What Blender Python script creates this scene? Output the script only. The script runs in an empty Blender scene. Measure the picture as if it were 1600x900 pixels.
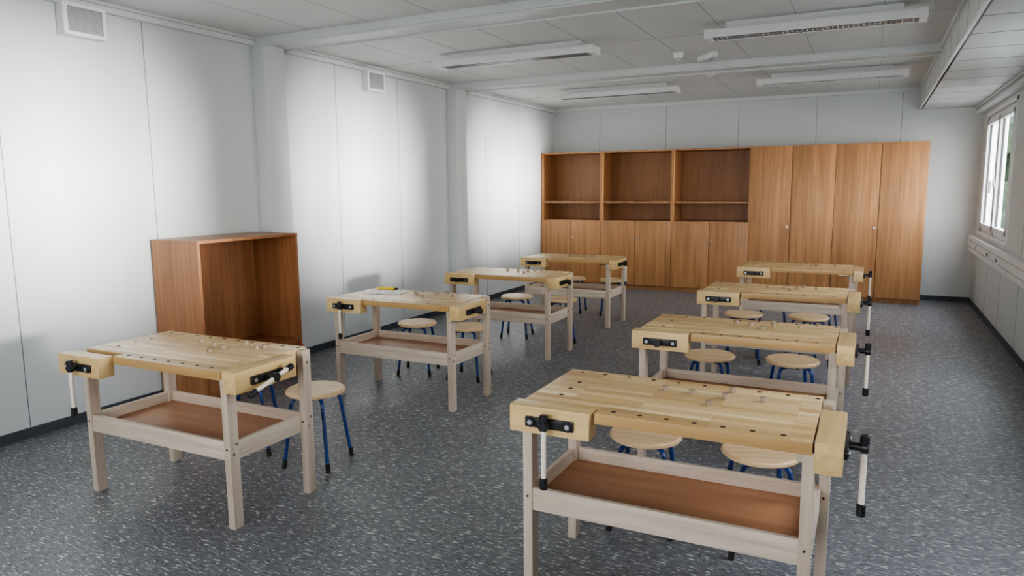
import bpy, bmesh, math, random
from mathutils import Vector, Matrix
random.seed(7)
scn=bpy.context.scene
COL=scn.collection
# ---------------------------------------------------------------- materials
def mat(name):
    m=bpy.data.materials.new(name); m.use_nodes=True
    nt=m.node_tree; b=nt.nodes["Principled BSDF"]
    return m,nt,b
def N(nt,t,**kw):
    n=nt.nodes.new(t)
    for k,v in kw.items(): setattr(n,k,v)
    return n
def ramp(nt,stops,interp='LINEAR'):
    r=N(nt,"ShaderNodeValToRGB"); r.color_ramp.interpolation=interp
    e=r.color_ramp.elements
    e[0].position,e[0].color=stops[0][0],(*stops[0][1],1)
    e[1].position,e[1].color=stops[-1][0],(*stops[-1][1],1)
    for p,c in stops[1:-1]:
        x=e.new(p); x.color=(*c,1)
    return r
def plain(name,col,rough=.5,metal=0.,var=.04,scale=8,bump=0.):
    m,nt,b=mat(name)
    tc=N(nt,"ShaderNodeTexCoord"); no=N(nt,"ShaderNodeTexNoise"); no.inputs["Scale"].default_value=scale; no.inputs["Detail"].default_value=4
    nt.links.new(tc.outputs["Object"],no.inputs["Vector"])
    r=ramp(nt,[(.3,tuple(c*(1-var) for c in col)),(.7,tuple(min(1,c*(1+var)) for c in col))])
    nt.links.new(no.outputs["Fac"],r.inputs["Fac"]); nt.links.new(r.outputs[0],b.inputs["Base Color"])
    b.inputs["Roughness"].default_value=rough; b.inputs["Metallic"].default_value=metal
    if bump:
        n2=N(nt,"ShaderNodeTexNoise"); n2.inputs["Scale"].default_value=scale*40
        nt.links.new(tc.outputs["Object"],n2.inputs["Vector"])
        bp=N(nt,"ShaderNodeBump"); bp.inputs["Strength"].default_value=bump; bp.inputs["Distance"].default_value=.002
        nt.links.new(n2.outputs["Fac"],bp.inputs["Height"]); nt.links.new(bp.outputs[0],b.inputs["Normal"])
    return m
def wood(name,dark,light,axis='X',rough=.4,grain=1.,brick=None,spec=.5):
    m,nt,b=mat(name)
    tc=N(nt,"ShaderNodeTexCoord"); mp=N(nt,"ShaderNodeMapping")
    s={'X':(1.2,22,22),'Y':(22,1.2,22),'Z':(22,22,1.0)}[axis]
    mp.inputs["Scale"].default_value=tuple(v*grain for v in s)
    nt.links.new(tc.outputs["Object"],mp.inputs["Vector"])
    n1=N(nt,"ShaderNodeTexNoise"); n1.inputs["Scale"].default_value=1.0; n1.inputs["Detail"].default_value=6; n1.inputs["Roughness"].default_value=.65; n1.inputs["Distortion"].default_value=.4
    nt.links.new(mp.outputs[0],n1.inputs["Vector"])
    r=ramp(nt,[(.3,dark),(.7,light)])
    nt.links.new(n1.outputs["Fac"],r.inputs["Fac"])
    out=r.outputs[0]
    mp2=N(nt,"ShaderNodeMapping"); s2={'X':(.5,5,5),'Y':(5,.5,5),'Z':(5,5,.5)}[axis]; mp2.inputs["Scale"].default_value=s2
    nt.links.new(tc.outputs["Object"],mp2.inputs["Vector"])
    n2=N(nt,"ShaderNodeTexNoise"); n2.inputs["Scale"].default_value=1.3; n2.inputs["Detail"].default_value=2
    nt.links.new(mp2.outputs[0],n2.inputs["Vector"])
    r2=ramp(nt,[(.3,(.8,.78,.75)),(.7,(1,1,1))]); nt.links.new(n2.outputs["Fac"],r2.inputs["Fac"])
    mx=N(nt,"ShaderNodeMix",data_type='RGBA',blend_type='MULTIPLY'); mx.inputs[0].default_value=1
    nt.links.new(out,mx.inputs[6]); nt.links.new(r2.outputs[0],mx.inputs[7]); out=mx.outputs[2]
    if brick:
        br=N(nt,"ShaderNodeTexBrick"); br.offset=.37; br.offset_frequency=1; br.squash=1
        br.inputs["Scale"].default_value=1; br.inputs["Brick Width"].default_value=brick[0]; br.inputs["Row Height"].default_value=brick[1]
        br.inputs["Mortar Size"].default_value=.0006; br.inputs["Mortar Smooth"].default_value=.3; br.inputs["Bias"].default_value=0
        br.inputs["Color1"].default_value=(.70,.58,.42,1); br.inputs["Color2"].default_value=(1,1,1,1); br.inputs["Mortar"].default_value=(.6,.5,.38,1)
        nt.links.new(tc.outputs["Object"],br.inputs["Vector"])
        m3=N(nt,"ShaderNodeMix",data_type='RGBA',blend_type='MULTIPLY'); m3.inputs[0].default_value=1
        nt.links.new(out,m3.inputs[6]); nt.links.new(br.outputs[0],m3.inputs[7]); out=m3.outputs[2]
    nt.links.new(out,b.inputs["Base Color"]); b.inputs["Roughness"].default_value=rough
    b.inputs["Specular IOR Level"].default_value=spec
    bp=N(nt,"ShaderNodeBump"); bp.inputs["Strength"].default_value=.12; bp.inputs["Distance"].default_value=.001
    nt.links.new(n1.outputs["Fac"],bp.inputs["Height"]); nt.links.new(bp.outputs[0],b.inputs["Normal"])
    return m
M={}
M['top']=wood("laminated_beech",(.72,.50,.24),(.98,.80,.48),'X',.33,1.2,(.27,.042))
M['jaw']=wood("jaw_wood",(.60,.40,.17),(.82,.61,.31),'X',.35,1.)
M['jawy']=wood("jaw_wood_y",(.60,.40,.17),(.82,.61,.31),'Y',.35,1.)
M['leg']=wood("pale_beech_leg",(.48,.385,.30),(.70,.59,.48),'Z',.5,1.5)
M['rail']=wood("pale_beech_rail",(.50,.405,.32),(.72,.61,.50),'X',.5,1.5)
M['raily']=wood("pale_beech_rail_y",(.50,.405,.32),(.72,.61,.50),'Y',.5,1.5)
M['tray']=wood("tray_board",(.36,.16,.075),(.49,.24,.12),'X',.45,.8)
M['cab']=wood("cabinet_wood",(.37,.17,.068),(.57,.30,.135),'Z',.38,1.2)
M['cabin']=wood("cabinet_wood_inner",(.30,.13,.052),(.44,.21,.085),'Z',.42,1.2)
M['lcab']=wood("shelf_wood",(.30,.125,.055),(.45,.215,.098),'Z',.38,1.2)
M['seat']=wood("seat_ply",(.62,.42,.23),(.84,.64,.40),'X',.4,1.2)
M['peg']=wood("peg_wood",(.30,.22,.15),(.44,.34,.25),'Z',.6,2)
M['hole']=plain("hole_dark",(.05,.03,.015),.9)
M['black']=plain("black_metal",(.012,.012,.014),.38,.0)
M['chrome']=plain("bolt_steel",(.62,.62,.64),.25,1.)
M['bar']=plain("bar_pale_wood",(.80,.72,.62),.45)
M['blue']=plain("blue_tube",(.022,.055,.20),.32)
M['rubber']=plain("rubber_foot",(.012,.012,.012),.7)
M['wall']=plain("wall_paint",(.60,.63,.63),.5,0,.015,1.2)
M['trimw']=plain("trim_white",(.66,.685,.685),.45,0,.01,2)
M['ceil']=plain("ceiling_white",(.70,.71,.705),.7,0,.015,2,.15)
M['seam']=plain("seam_grey",(.20,.21,.22),.7)
M['cseam']=plain("seam_light_grey",(.40,.41,.41),.7)
M['base']=plain("baseboard_grey",(.055,.065,.08),.55)
M['white']=plain("white_plastic",(.80,.80,.80),.35,0,.01,3)
M['grille']=plain("vent_grille",(.36,.38,.39),.6)
M['dgrey']=plain("dark_slot",(.06,.06,.065),.6)
M['mgrey']=plain("grey_slot",(.25,.25,.26),.6)
M['alu']=plain("louver_alu",(.75,.76,.78),.22,.9)
M['red']=plain("red_tag",(.6,.04,.03),.5)
M['yellow']=plain("yellow_plastic",(.85,.62,.03),.4)
M['leaf']=plain("leaf_green",(.018,.035,.014),.8,0,.6,6)
M['grass']=plain("paving",(.22,.22,.20),.9,0,.3,3)
m,nt,b=mat("window_glass"); nt.nodes.remove(b)
tr=N(nt,"ShaderNodeBsdfTransparent"); gl=N(nt,"ShaderNodeBsdfGlossy"); gl.inputs["Roughness"].default_value=.02
mx=N(nt,"ShaderNodeMixShader"); mx.inputs[0].default_value=.06
nt.links.new(tr.outputs[0],mx.inputs[1]); nt.links.new(gl.outputs[0],mx.inputs[2]); nt.links.new(mx.outputs[0],nt.nodes["Material Output"].inputs[0])
M['glass']=m
m,nt,b=mat("printed_paper")
tc=N(nt,"ShaderNodeTexCoord"); vo=N(nt,"ShaderNodeTexVoronoi"); vo.inputs["Scale"].default_value=30
nt.links.new(tc.outputs["Object"],vo.inputs["Vector"])
r=ramp(nt,[(.0,(.03,.05,.12)),(.28,(.08,.12,.22)),(.32,(.85,.86,.86)),(1,(.9,.9,.9))])
nt.links.new(vo.outputs["Distance"],r.inputs[0]); nt.links.new(r.outputs[0],b.inputs["Base Color"]); M['paper']=m
m,nt,b=mat("floor_vinyl")
tc=N(nt,"ShaderNodeTexCoord")
def fleck(scale,sc,lo,hi,off,det=2.):
    mp=N(nt,"ShaderNodeMapping"); mp.inputs["Scale"].default_value=sc; mp.inputs["Location"].default_value=(off,off*.7,0)
    nt.links.new(tc.outputs["Object"],mp.inputs["Vector"])
    n=N(nt,"ShaderNodeTexNoise"); n.inputs["Scale"].default_value=scale; n.inputs["Detail"].default_value=det; n.inputs["Roughness"].default_value=.6; n.inputs["Distortion"].default_value=.35
    nt.links.new(mp.outputs[0],n.inputs["Vector"])
    mr=N(nt,"ShaderNodeMapRange"); mr.inputs[1].default_value=lo; mr.inputs[2].default_value=hi
    nt.links.new(n.outputs["Fac"],mr.inputs[0]); return mr.outputs[0]
basec=N(nt,"ShaderNodeRGB"); basec.outputs[0].default_value=(.152,.157,.168,1)
cur=basec.outputs[0]
for args,colr in [((1.,(3,6,1),.35,.65,1.,3.),(.18,.185,.197)),((1.,(22,120,1),.54,.62,5.),(.10,.104,.113)),((1.,(20,120,1),.56,.63,11.),(.28,.285,.295)),((1.,(20,115,1),.61,.65,23.),(.75,.76,.76)),((1.,(26,120,1),.63,.67,41.),(.03,.03,.035))]:
    f=fleck(*args); x=N(nt,"ShaderNodeMix",data_type='RGBA'); nt.links.new(f,x.inputs[0]); nt.links.new(cur,x.inputs[6]); x.inputs[7].default_value=(*colr,1); cur=x.outputs[2]
nt.links.new(cur,b.inputs["Base Color"]); b.inputs["Roughness"].default_value=.42; b.inputs["Specular IOR Level"].default_value=.45
M['floor']=m

# ---------------------------------------------------------------- mesh builder
class MB:
    def __init__(s): s.bm=bmesh.new(); s.mats=[]
    def mi(s,k):
        if k not in s.mats: s.mats.append(k)
        return s.mats.index(k)
    def _merge(s,t,k,smooth=False,mtx=None):
        if mtx is not None: bmesh.ops.transform(t,matrix=mtx,verts=t.verts)
        i=s.mi(k)
        for f in t.faces: f.material_index=i; f.smooth=smooth
        me=bpy.data.meshes.new("tmp"); t.to_mesh(me); t.free(); s.bm.from_mesh(me); bpy.data.meshes.remove(me)
    def box(s,x0,x1,y0,y1,z0,z1,k,bev=.0,mtx=None):
        t=bmesh.new(); bmesh.ops.create_cube(t,size=1)
        for v in t.verts:
            v.co=Vector(((x0+x1)/2+v.co.x*(x1-x0),(y0+y1)/2+v.co.y*(y1-y0),(z0+z1)/2+v.co.z*(z1-z0)))
        if bev: bmesh.ops.bevel(t,geom=t.edges[:],offset=bev,segments=2,affect='EDGES',profile=.7)
        s._merge(t,k,False,mtx)
    def cyl(s,c,r,h,k,axis='Z',seg=20,bev=0.,r2=None,mtx=None):
        t=bmesh.new(); bmesh.ops.create_cone(t,cap_ends=True,segments=seg,radius1=r,radius2=r if r2 is None else r2,depth=h)
        if bev:
            es=[e for e in t.edges if all(abs(abs(v.co.z)-h/2)<1e-6 for v in e.verts) and e.verts[0].co.z*e.verts[1].co.z>0]
            bmesh.ops.bevel(t,geom=es,offset=bev,segments=3,affect='EDGES')
        R=Matrix.Identity(4)
        if axis=='X': R=Matrix.Rotation(math.pi/2,4,'Y')
        if axis=='Y': R=Matrix.Rotation(math.pi/2,4,'X')
        R=Matrix.Translation(c)@R
        if mtx is not None: R=mtx@R
        s._merge(t,k,True,R)
    def tube(s,pts,r,k,seg=10):
        t=bmesh.new(); rings=[]
        for i,p in enumerate(pts):
            p=Vector(p); a=Vector(pts[max(i-1,0)]); b_=Vector(pts[min(i+1,len(pts)-1)])
            d=(b_-a).normalized(); u=d.cross(Vector((.31,.17,.93))).normalized()
            if i and u.dot(prev)<0: u=-u
            prev=u; w=d.cross(u)
            rings.append([t.verts.new(p+u*r*math.cos(2*math.pi*j/seg)+w*r*math.sin(2*math.pi*j/seg)) for j in range(seg)])
        for i in range(len(rings)-1):
            for j in range(seg): t.faces.new((rings[i][j],rings[i][(j+1)%seg],rings[i+1][(j+1)%seg],rings[i+1][j]))
        t.faces.new(rings[0]); t.faces.new(rings[-1]); bmesh.ops.recalc_face_normals(t,faces=t.faces)
        s._merge(t,k,True)
    def obj(s,name,loc=(0,0,0),rot=0,parent=None):
        me=bpy.data.meshes.new(name); s.bm.to_mesh(me); s.bm.free()
        for k in s.mats: me.materials.append(M[k])
        try: me.set_sharp_from_angle(angle=math.radians(35))
        except Exception: pass
        o=bpy.data.objects.new(name,me); COL.objects.link(o); o.location=loc; o.rotation_euler=(0,0,rot)
        if parent: o.parent=parent
        return o
def solo(name,boxes,**kw):
    b=MB()
    for a in boxes: b.box(*a)
    return b.obj(name,**kw)

# ---------------------------------------------------------------- room
XL,XR,YF,YB,H=-4.88,1.25,-1.65,11.41,2.90
T=.15
solo("floor",[(XL-T,XR+T,YF-T,YB+T,-.12,0,'floor')])
solo("ceiling",[(XL-T,XR+T,YF-T,YB+T,H,H+.12,'ceil')])
b=MB(); b.box(XL-T,XL,YF-T,YB+T,0,H,'wall')
for y in (-.6,.45,2.65,3.70,5.83,6.89,8.96,10.02): b.box(XL-.001,XL+.0012,y-.003,y+.003,.06,2.84,'seam')
b.obj("wall_left")
b=MB(); b.box(XL,XR,YB,YB+T,0,H,'wall')
for x in (-4.07,-2.97,-1.87,-.78,.30): b.box(x-.003,x+.003,YB-.0012,YB+.001,.06,2.84,'seam')
b.obj("wall_back")
wins=[(2.35,3.95),(5.55,7.15),(8.85,10.90)]; WZ0,WZ1=1.0,2.42
b=MB(); b.box(XR,XR+T,YF-T,YB+T,0,WZ0,'wall'); b.box(XR,XR+T,YF-T,YB+T,WZ1,H,'wall')
ys=[YF-T]+[v for w in wins for v in w]+[YB+T]
for i in range(0,len(ys),2): b.box(XR,XR+T,ys[i],ys[i+1],WZ0,WZ1,'wall')
for y in (.45,4.75,7.95): b.box(XR-.0012,XR+.001,y-.003,y+.003,.06,2.5,'seam')
for y in (3.15,5.8,6.9,9.0,10.0,11.0): b.box(XR-.0012,XR+.001,y-.003,y+.003,.06,.72,'seam')
b.obj("wall_right")
fx0,fx1=-3.6,.3
b=MB(); b.box(XL,XR,YF-T,YF,0,.9,'wall'); b.box(XL,XR,YF-T,YF,2.45,H,'wall'); b.box(XL,fx0,YF-T,YF,.9,2.45,'wall'); b.box(fx1,XR,YF-T,YF,.9,2.45,'wall')
b.obj("wall_front")
def window_y(name,y0,y1):
    b=MB(); x0,x1=XR+.005,XR+.075; z0,z1=WZ0,WZ1
    f=.06
    b.box(x0,x1,y0,y1,z0,z0+f,'white',.004); b.box(x0,x1,y0,y1,z1-f,z1,'white',.004)
    b.box(x0,x1,y0,y0+f,z0,z1,'white',.004); b.box(x0,x1,y1-f,y1,z0,z1,'white',.004)
    ym=(y0+y1)/2; b.box(x0,x1,ym-.035,ym+.035,z0,z1,'white',.004)
    for a,c in ((y0+f-.01,ym-.025),(ym+.025,y1-f+.01)):
        s=.055; xa,xb=x0-.018,x1-.02
        b.box(xa,xb,a,c,z0+f-.01,z0+f-.01+s,'white',.006); b.box(xa,xb,a,c,z1-f+.01-s,z1-f+.01,'white',.006)
        b.box(xa,xb,a,a+s,z0+f-.01,z1-f+.01,'white',.006); b.box(xa,xb,c-s,c,z0+f-.01,z1-f+.01,'white',.006)
        b.box(x0+.02,x0+.024,a+s,c-s,z0+f+s-.01,z1-f-s+.01,'glass')
        for q in (a+s,c-s): b.box(x0+.008,x0+.03,q-.004,q+.004,z0+f+s-.01,z1-f-s+.01,'dgrey')
    for hy in (ym-.052,ym+.052):
        b.box(xa-.014,xa,hy-.014,hy+.014,1.56,1.64,'white',.004); b.box(xa-.045,xa-.01,hy-.008,hy+.008,1.60,1.62,'white',.003); b.box(xa-.05,xa-.034,hy-.011,hy+.011,1.49,1.625,'white',.005)
    b.box(XR-.03,XR+.01,y0-.05,y1+.05,z0-.03,z0+.002,'white',.006)
    for q in ((y0-.05,y0),(y1,y1+.05)): b.box(XR-.012,XR+.01,q[0],q[1],z0,z1+.05,'white',.003)
    b.box(XR-.012,XR+.01,y0-.05,y1+.05,z1,z1+.05,'white',.003)
    return b.obj(name)
for i,w in enumerate(wins): window_y("window_%d"%(i+1),*w)
b=MB(); z0,z1=.9,2.45; n=3; w=(fx1-fx0)/n
for i in range(n):
    a,c=fx0+i*w,fx0+(i+1)*w; s=.08
    b.box(a,c,YF-.09,YF-.01,z0,z0+s,'white',.005); b.box(a,c,YF-.09,YF-.01,z1-s,z1,'white',.005); b.box(a,a+s,YF-.09,YF-.01,z0,z1,'white',.005); b.box(c-s,c,YF-.09,YF-.01,z0,z1,'white',.005)
    b.box(a+s,c-s,YF-.05,YF-.046,z0+s,z1-s,'glass')
b.obj("window_4")
BY=[(1.55,1.90),(4.75,5.10),(7.95,8.30)]
k=1
for y0,y1 in BY:
    solo("column" ,[(XL,XL+.14,y0,y0+.25,0,2.84,'trimw',.004)])
    solo("ceiling_beam",[(XL,.53,y0,y1,2.84,H,'trimw',.003),(XL,.53,y0+.02,y0+.035,2.825,2.842,'trimw'),(XL,.53,y1-.035,y1-.02,2.825,2.842,'trimw')])
for a,c in ((YF,1.55),(1.80,4.75),(5.0,7.95),(8.2,YB)):
    solo("trim_%d"%k,[(XL,XL+.05,a,c,2.83,H,'trimw',.003),(XL+.05,XL+.055,a,c,2.87,2.875,'cseam')]); k+=1
solo("trim_%d"%k,[(XL,.55,YB-.05,YB,2.85,H,'trimw',.003)]); k+=1
solo("baseboard_left",[(XL,XL+.012,YF,1.55,0,.065,'base'),(XL,XL+.012,1.80,4.75,0,.065,'base'),(XL,XL+.012,5.0,7.95,0,.065,'base'),(XL,XL+.012,8.2,YB,0,.065,'base')]+[(XL,XL+.152,y0-.012,y0,0,.065,'base') for y0,_ in BY]+[(XL+.14,XL+.152,y0,y0+.25,0,.065,'base') for y0,_ in BY])
solo("baseboard_back",[(XL,XR,YB-.012,YB,0,.065,'base')])
solo("baseboard_right",[(XR-.012,XR,YF,YB,0,.065,'base')])
b=MB()
ce=bpy.data.objects["ceiling"]
for x in [-4.2,-3.6,-3.0,-2.4,-1.8,-1.2,-.6,0.]: 
    for a,c in ((YF,1.55),(1.90,4.75),(5.10,7.95),(8.30,YB)): b.box(x-.0025,x+.0025,a,c,H-.0015,H+.001,'cseam')
for y in (3.3,6.5,9.8): b.box(XL,.5,y-.002,y+.002,H-.0017,H+.001,'cseam')
b.obj("panel_seams",parent=ce)
b=MB(); SX=.51; SZ=2.60
b.box(SX,XR,YF,YB,SZ,SZ+.03,'trimw',.003); b.box(SX,SX+.03,YF,YB,SZ,H,'trimw',.003)
b.box(SX-.012,SX+.01,YF,YB,SZ-.006,SZ+.012,'white',.003)
b.box(SX-.02,SX,YF,YB,H-.05,H,'trimw',.003)
y=-1.3
while y<YB:
    b.box(SX+.02,XR-.10,y-.004,y+.004,SZ-.0015,SZ+.001,'seam'); b.box(SX-.0015,SX+.001,y-.003,y+.003,SZ+.02,H-.05,'cseam'); y+=.6
b.box(XR-.10,XR,YF,YB,SZ-.09,SZ,'trimw',.004)
y=YF+.1
while y<YB-.1:
    b.box(XR-.1015,XR-.099,y,y+.035,SZ-.06,SZ-.03,'mgrey'); y+=.07
b.obj("ceiling_duct")
b=MB(); xw=XR-.0015; b.box(XR-.075,xw,YF+.02,YB-.02,.72,.92,'white',.006); b.box(XR-.0765,XR-.07,YF+.02,YB-.02,.775,.781,'grille'); b.box(XR-.0765,XR-.07,YF+.02,YB-.02,.858,.864,'grille')
for y in (2.5,2.58,5.6,5.68,8.7,8.78,9.35,9.43,10.4):
    b.box(XR-.086,XR-.07,y-.04,y+.04,.782,.857,'white',.004); b.cyl((XR-.087,y,.82),.021,.004,'grille','X')
    b.cyl((XR-.0885,y,.82),.017,.004,'dgrey','X')
b.obj("trim_cable_trunking")
for y in (3.22,6.41):
    b=MB(); b.box(XL,XL+.08,y-.15,y+.15,2.63,2.84,'white',.008); b.box(XL+.08,XL+.086,y-.12,y+.12,2.655,2.815,'grille',.002)
    for j in range(13): b.box(XL+.085,XL+.088,y-.115,y+.115,2.661+j*.012,2.664+j*.012,'mgrey')
    b.obj("wall_vent")
def lamp(x0,x1,y0):
    b=MB(); L=x1-x0; zb=2.775
    b.box(.002,L-.002,.002,.188,zb+.045,zb+.064,'white',.004)
    b.box(.01,L-.01,0,.018,zb,zb+.05,'white',.003); b.box(.01,L-.01,.172,.19,zb,zb+.05,'white',.003)
    b.box(-.003,.05,-.003,.193,zb-.004,zb+.067,'white',.005); b.box(L-.05,L+.003,-.003,.193,zb-.004,zb+.067,'white',.005)
    b.box(.15,L-.15,.07,.12,zb+.06,H,'white')
    n=int((L-.1)/.035)
    for i in range(1,n): 
        x=.05+i*(L-.1)/n; b.box(x-.002,x+.002,.018,.172,zb+.004,zb+.034,'alu')
    for yy in (.022,.093,.164): b.box(.05,L-.05,yy-.002,yy+.004,zb+.002,zb+.036,'alu')
    b.tube([(.06,.055,zb+.036),(L-.06,.055,zb+.036)],.010,'white'); b.tube([(.06,.135,zb+.036),(L-.06,.135,zb+.036)],.010,'white')
    b.obj("fluorescent_ceiling_lamp",(x0,y0,0))
lamp(-3.93,-2.27,6.16); lamp(-1.28,.28,6.05); lamp(-3.92,-2.26,9.15); lamp(-1.30,.28,9.08); lamp(-3.93,-2.27,2.9); lamp(-1.30,.28,2.85)
for x,y in ((-1.78,7.25),(-1.72,8.55)):
    b=MB(); b.cyl((0,0,H-.012),.055,.024,'white',bev=.006); b.cyl((0,0,H-.04),.042,.04,'white',r2=.05,bev=.0); b.cyl((0,0,H-.066),.026,.014,'white',bev=.004); b.cyl((0,0,H-.058),.03,.006,'dgrey')
    b.obj("smoke_detector",(x,y,0))
b=MB(); b.box(-.16,.16,-.03,.03,H-.05,H,'white',.008); b.box(.05,.10,-.02,.02,H-.07,H-.05,'grille',.004); b.obj("emergency_light",(-1.55,7.5,0),-.9)

# ---------------------------------------------------------------- back cabinets
CY,CH=10.84,2.15; cyb=YB-.014
b=MB(); t=.022
def carcass(x0,x1):
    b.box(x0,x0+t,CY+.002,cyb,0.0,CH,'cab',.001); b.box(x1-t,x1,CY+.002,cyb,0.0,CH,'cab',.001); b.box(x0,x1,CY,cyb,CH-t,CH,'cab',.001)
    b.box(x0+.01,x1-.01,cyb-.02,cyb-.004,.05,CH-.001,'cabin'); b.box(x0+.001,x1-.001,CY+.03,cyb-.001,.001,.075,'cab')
xs=[XL+.014,-3.84,-2.71,-1.58]
for i in range(3):
    x0,x1=xs[i],xs[i+1]; carcass(x0,x1)
    b.box(x0+t,x1-t,CY+.01,cyb-.01,1.345,1.372,'cab',.001)
    b.box(x0+t,x1-t,CY+.002,cyb-.01,1.045,1.075,'cab',.001)
    xm=(x0+x1)/2
    b.box(x0+.004,xm-.003,CY-.018,CY,.075,1.06,'cab',.0015); b.box(xm+.003,x1-.004,CY-.018,CY,.075,1.06,'cab',.0015)
    b.cyl((xm+.05,CY-.02,.80),.012,.006,'chrome','Y'); b.box(xm+.046,xm+.054,CY-.045,CY-.02,.78,.80,'chrome')
    b.cyl((x0+t+.006,CY+.1,1.42),.006,.014,'chrome','X')
xs2=[-1.58,-.47,.63]
for i in range(2):
    x0,x1=xs2[i],xs2[i+1]; carcass(x0,x1); xm=(x0+x1)/2
    b.box(x0+.003,xm-.0035,CY-.018,CY,.075,CH-.004,'cab',.0015); b.box(xm+.0035,x1-.003,CY-.018,CY,.075,CH-.004,'cab',.0015)
    b.cyl((xm-.04,CY-.02,1.02),.012,.006,'chrome','Y'); b.box(xm-.044,xm-.036,CY-.05,CY-.02,1.0,1.02,'chrome')
    b.box(x0+t,x1-t,CY+.01,cyb-.01,1.345,1.372,'cab')
b.obj("storage_cabinet")
b=MB(); x0,x1,y0,y1,hh=XL+.013,-4.37,3.63,4.65,1.235
b.box(x0,x1,y0,y0+t,0,hh-.001,'lcab',.001); b.box(x0,x1,y1-t,y1,0,hh-.001,'lcab',.001); b.box(x0-.001,x1+.003,y0-.001,y1+.001,hh-t,hh,'lcab',.001)
b.box(x0,x0+.012,y0+.01,y1-.01,.05,hh-.01,'lcab'); b.box(x0,x1-.01,y0+t,y1-t,.06,.085,'lcab'); b.box(x1-.04,x1-.02,y0+t,y1-t,0,.06,'lcab')
b.box(x0,x1-.02,y0+t,y1-t,.30,.322,'lcab',.001)
b.box(x1-.02,x1-.002,y0+t+.002,(y0+y1)/2-.002,.09,.30,'lcab',.001); b.box(x1-.02,x1-.002,(y0+y1)/2+.002,y1-t-.002,.09,.30,'lcab',.001)
for yy in (4.36,4.60):
    b.cyl((x1+.004,yy,.30),.01,.012,'chrome','X'); b.tube([(x1+.005,yy,.30),(x1+.03,yy-.01,.32),(x1+.035,yy-.03,.36)],.004,'chrome'); b.tube([(x1+.012,yy,.30),(x1+.03,yy+.012,.28),(x1+.03,yy+.03,.265)],.005,'red')
b.obj("low_bookcase")

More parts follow.
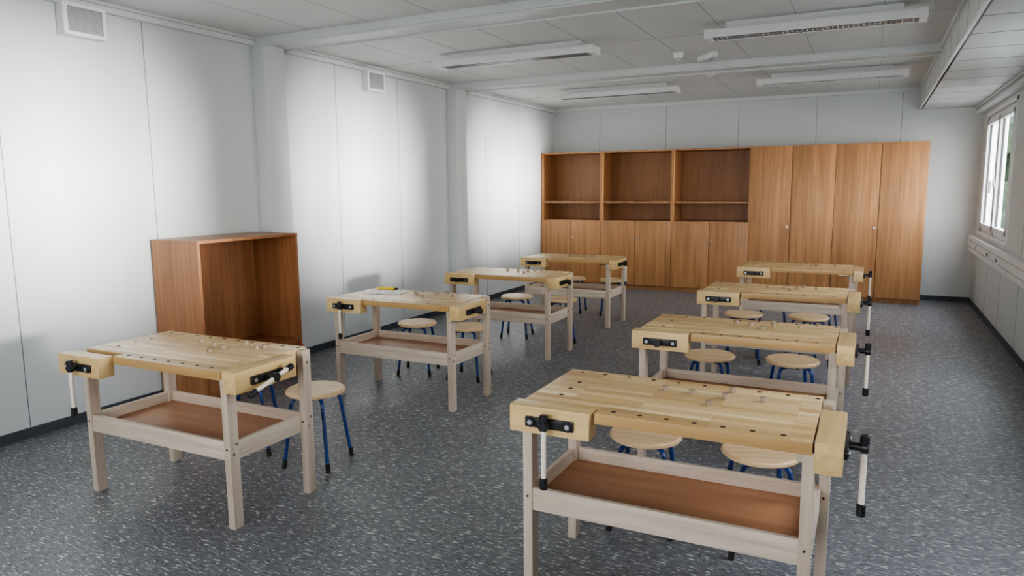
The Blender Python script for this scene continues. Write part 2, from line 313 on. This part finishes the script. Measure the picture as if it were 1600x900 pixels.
# ---------------------------------------------------------------- workbench
PEGS=[(.47,.40),(.58,.39),(.72,.48),(.85,.40),(.71,.385),(.67,.27)]
def workbench(x,y,fo=0.,ro=0.,fa=0.,ra=0.,pegs=PEGS,rot=0.,rs=0.,ss=0.):
    b=MB(); Ht=.78; L=1.05; W=.57; t=.035
    b.box(0,L,.088,W,Ht-t,Ht,'top',.002)
    b.box(.31,L,0,.086,Ht-.042,Ht,'top',.003)
    b.box(0,.31,.065,.088,Ht-.042,Ht-.001,'jaw',.002)
    b.box(.03,L-.03,W-.03,W-.01,Ht-.08,Ht-t,'rail',.002)
    b.box(.03,.05,.09,W-.03,Ht-.09,Ht-t,'raily',.002); b.box(L-.05,L-.03,.06,W-.03,Ht-.09,Ht-t,'raily',.002)
    hy=[(x_,W-.035) for x_ in [.06+.108*i for i in range(10)]]+[(x_,.043) for x_ in [.37+.098*i for i in range(7)]]+[(.11,.17+.1*i) for i in range(3)]
    for hx,hyy in hy: b.cyl((hx,hyy,Ht-.0008),.0095,.003,'hole',seg=16)
    lx=.040; ly=.056
    for (a,c,top) in ((.005,.03,Ht-.042),(.005,W-.07,Ht-t),(L-.03,.03,Ht-.042),(L+.002,W-.07,Ht-.004)):
        b.box(a,a+lx,c,c+ly,0,top,'leg',.004)
        for zz in (.37,.415):
            if a>.5: b.cyl((a+lx+.001,c+ly/2+(zz-.39)*.4,zz),.007,.004,'chrome','X',seg=12)
        b.cyl((a+lx/2,c-.001,.395),.005,.004,'hole','Y',seg=10)
    b.cyl((L+lx+.003,W-.042,Ht-.07),.007,.004,'chrome','X',seg=12)
    z0,z1=.338,.43
    b.box(.04,L-.03,.035,.055,z0,z1,'rail',.003); b.box(.04,L,W-.045,W-.025,z0,z1,'rail',.003)
    b.box(.015,.035,.08,W-.07,z0,z1,'raily',.003); b.box(L-.01,L+.01,.08,W-.07,z0,z1,'raily',.003)
    b.box(.02,L+.0,.05,W-.04,z0+.022,z0+.036,'tray')
    jx0,jx1=-.025,.298; jy1=.060-fo; jy0=jy1-.082; jz0=Ht-.105
    b.box(jx0,jx1,jy0,jy1,jz0,Ht,'jaw',.005)
    for q in (.075,.205): b.cyl((q,(jy1+.10)/2,Ht-.06),.009,.18+fo,'chrome','Y')
    b.cyl((.14,(jy1+.10)/2,Ht-.06),.013,.18+fo,'black','Y')
    b.box(.045,.24,jy0-.012,jy0+.001,Ht-.077,Ht-.037,'black',.005)
    for q in (.067,.218):
        b.cyl((q,jy0-.008,Ht-.057),.021,.014,'black','Y',bev=.003); b.cyl((q,jy0-.016,Ht-.057),.010,.006,'chrome','Y',seg=8)
    b.cyl((.135,jy0-.018,Ht-.057),.016,.04,'black','Y',bev=.002); b.cyl((.135,jy0-.04,Ht-.057),.021,.024,'black','Y',bev=.004)
    def bar(c,rotm,up):
        mt=Matrix.Translation(c)@rotm
        b.cyl((0,0,-.105+up),.010,.24,'bar',mtx=mt); b.cyl((0,0,.026+up),.0155,.035,'black',bev=.003,mtx=mt); b.cyl((0,0,-.222+up),.015,.045,'black',bev=.003,mtx=mt)
    if fa is not None: bar((.135,jy0-.04,Ht-.057),Matrix.Rotation(fa,4,'Y'),0)
    ex0=L+.006+ro; ex1=ex0+.085; ey0,ey1=.012,.40
    b.box(ex0,ex1,ey0,ey1,jz0,Ht,'jawy',.005)
    for q in (.13,.27): b.cyl(((L+ex0)/2-.05,q,Ht-.06),.009,.16+ro,'chrome','X')
    b.box(ex1-.001,ex1+.012,.10,.30,Ht-.077,Ht-.037,'black',.005)
    for q in (.12,.28):
        b.cyl((ex1+.008,q,Ht-.057),.021,.014,'black','X',bev=.003); b.cyl((ex1+.016,q,Ht-.057),.010,.006,'chrome','X',seg=8)
    so=.06+ss
    b.cyl((ex1+so/2,.2,Ht-.057),.014,so,'black','X',bev=.002); b.cyl((ex1+so,.2,Ht-.057),.022,.028,'black','X',bev=.004)
    if ra is not None: bar((ex1+so,.2,Ht-.057),Matrix.Rotation(ra,4,'X'),rs)
    for px,py in pegs: b.cyl((px,py,Ht+.010),.0135,.022,'peg',bev=.002)
    return b.obj("workbench",(x,y,0),rot)
def jit(s):
    r=random.Random(s); return [(px+r.uniform(-.03,.03),py+r.uniform(-.03,.03)) for px,py in PEGS]
XLc,XRc=-3.68,-1.18
workbench(XLc,2.25,fo=.05,ra=math.radians(-74),rs=.07,pegs=jit(1)+[(.88,.45)])
workbench(XLc,4.24,pegs=jit(2),ra=None)
workbench(XLc,5.95,pegs=jit(3),fa=None,ra=None)
workbench(XLc,7.66,pegs=jit(4),fa=None)
workbench(XRc,2.40)
workbench(XRc,3.97,pegs=jit(6),fa=None)
workbench(XRc,5.70,pegs=jit(7),fa=None)
workbench(XRc,7.56,pegs=jit(8),fa=None)
b=MB(); b.box(0,.28,0,.20,0,.002,'paper'); b.obj("brochure",(-3.54,4.50,.7825),.15)
b=MB(); b.tube([(0,0,.012),(.15,.02,.012)],.012,'yellow'); b.tube([(.15,.02,.012),(.18,.024,.012)],.009,'black'); b.obj("marker_pen",(-3.60,4.73,.7805),.0)

# ---------------------------------------------------------------- stools
def stool(x,y,rot):
    b=MB(); Hs=.45; R=.17
    b.cyl((0,0,Hs-.013),R,.026,'seat',seg=48,bev=.009)
    b.cyl((0,0,Hs-.032),.11,.012,'blue',seg=24)
    for i in range(4):
        a=math.pi/4+i*math.pi/2; c,s=math.cos(a),math.sin(a)
        P=[(.02,.405),(.10,.405)]
        for k_ in range(7):
            th=k_/6*math.radians(80); P.append((.10+.045*math.sin(th),.36+.045*math.cos(th)))
        P.append((.195,.03))
        b.tube([(c*r,s*r,z) for r,z in P],.011,'blue')
        b.tube([(c*.1935,s*.1935,.05),(c*.2005,s*.2005,.0)],.0135,'rubber')
    return b.obj("stool",(x,y,0),rot)
for x,y,r in [(-2.86,3.13,.2),(-3.38,3.12,.5),(-.90,3.20,.1),(-.38,3.20,.35),(-.95,4.95,0),(-.42,5.02,.3),(-1.0,6.72,.2),(-.45,6.78,.5),(-.95,8.50,.1),(-.45,8.52,.3),(-3.5,5.14,.3),(-3.0,5.17,.1),(-3.38,6.87,.2),(-2.86,6.86,.4),(-3.4,8.55,.1),(-2.88,8.58,.3)]:
    stool(x,y,r)

# ---------------------------------------------------------------- outside
solo("ground_outside",[(-30,12,-30,60,-.7,-.6,'grass')])
def bush(x,y,z,s,seed):
    r=random.Random(seed); t=bmesh.new()
    for i in range(40):
        p=Vector((r.uniform(-1,1),r.uniform(-1,1),r.uniform(-.8,1))).normalized()*r.uniform(.3,.95)*s
        bmesh.ops.create_icosphere(t,subdivisions=2,radius=s*r.uniform(.22,.40),matrix=Matrix.Translation(p))
    for v in t.verts: v.co+=Vector((r.uniform(-1,1),r.uniform(-1,1),r.uniform(-1,1)))*s*.05
    m_=MB(); m_._merge(t,'leaf'); m_.tube([(0,0,-z-.6),(0,0,0)],.10*s,'peg'); m_.obj("tree",(x,y,z))
for i,(x,y,z,s) in enumerate([(2.3,18.5,1.6,1.9),(5.0,20,1.8,2.4),(3.4,24,2.4,2.8),(8,17,2.3,2.6)]): bush(x,y,z,s,i)

# ---------------------------------------------------------------- light
w=bpy.data.worlds.new("sky"); scn.world=w; w.use_nodes=True; nt=w.node_tree; bg=nt.nodes["Background"]
tc=N(nt,"ShaderNodeTexCoord"); sp=N(nt,"ShaderNodeSeparateXYZ"); nt.links.new(tc.outputs["Generated"],sp.inputs[0])
r=ramp(nt,[(.0,(1.,.98,.95)),(.6,(.80,.88,1.))]); nt.links.new(sp.outputs[2],r.inputs[0]); nt.links.new(r.outputs[0],bg.inputs[0]); bg.inputs[1].default_value=12.0
def portal(name,loc,rot,sx,sy):
    l=bpy.data.lights.new(name,'AREA'); l.shape='RECTANGLE'; l.size=sx; l.size_y=sy; l.cycles.is_portal=True
    o=bpy.data.objects.new(name,l); COL.objects.link(o); o.location=loc; o.rotation_euler=rot
for i,(a,c) in enumerate(wins): portal("window_portal_%d"%i,(XR+.14,(a+c)/2,(WZ0+WZ1)/2),(0,math.pi/2,0),WZ1-WZ0,c-a)
portal("window_portal_front",((fx0+fx1)/2,YF-.14,1.675),(math.pi/2,0,0),fx1-fx0,1.55)
s=bpy.data.lights.new("hazy_sun",'SUN'); s.energy=18.0; s.angle=math.radians(13); s.color=(1,.985,.96)
o=bpy.data.objects.new("hazy_sun",s); COL.objects.link(o)
d=Vector((-1,-.03,-.005)).normalized(); o.rotation_euler=d.to_track_quat('-Z','Y').to_euler()
scn.view_settings.view_transform='AgX'
scn.view_settings.exposure=.12
try: scn.view_settings.look='AgX - Medium High Contrast'
except Exception as e: print(e)

# ---------------------------------------------------------------- camera
yaw,pitch,roll=.4640,.1390,-.0090
f=Vector((-math.sin(yaw)*math.cos(pitch),math.cos(yaw)*math.cos(pitch),-math.sin(pitch)))
r_=Vector((math.cos(yaw),math.sin(yaw),0)); u=r_.cross(f)
r2=r_*math.cos(roll)+u*math.sin(roll); u2=-r_*math.sin(roll)+u*math.cos(roll)
cd=bpy.data.cameras.new("camera"); cd.sensor_width=36; cd.lens=1120.47/1600*36; cd.clip_start=.05
co=bpy.data.objects.new("camera",cd); COL.objects.link(co)
co.matrix_world=Matrix(((r2.x,u2.x,-f.x,0),(r2.y,u2.y,-f.y,0),(r2.z,u2.z,-f.z,1.6),(0,0,0,1)))
scn.camera=co
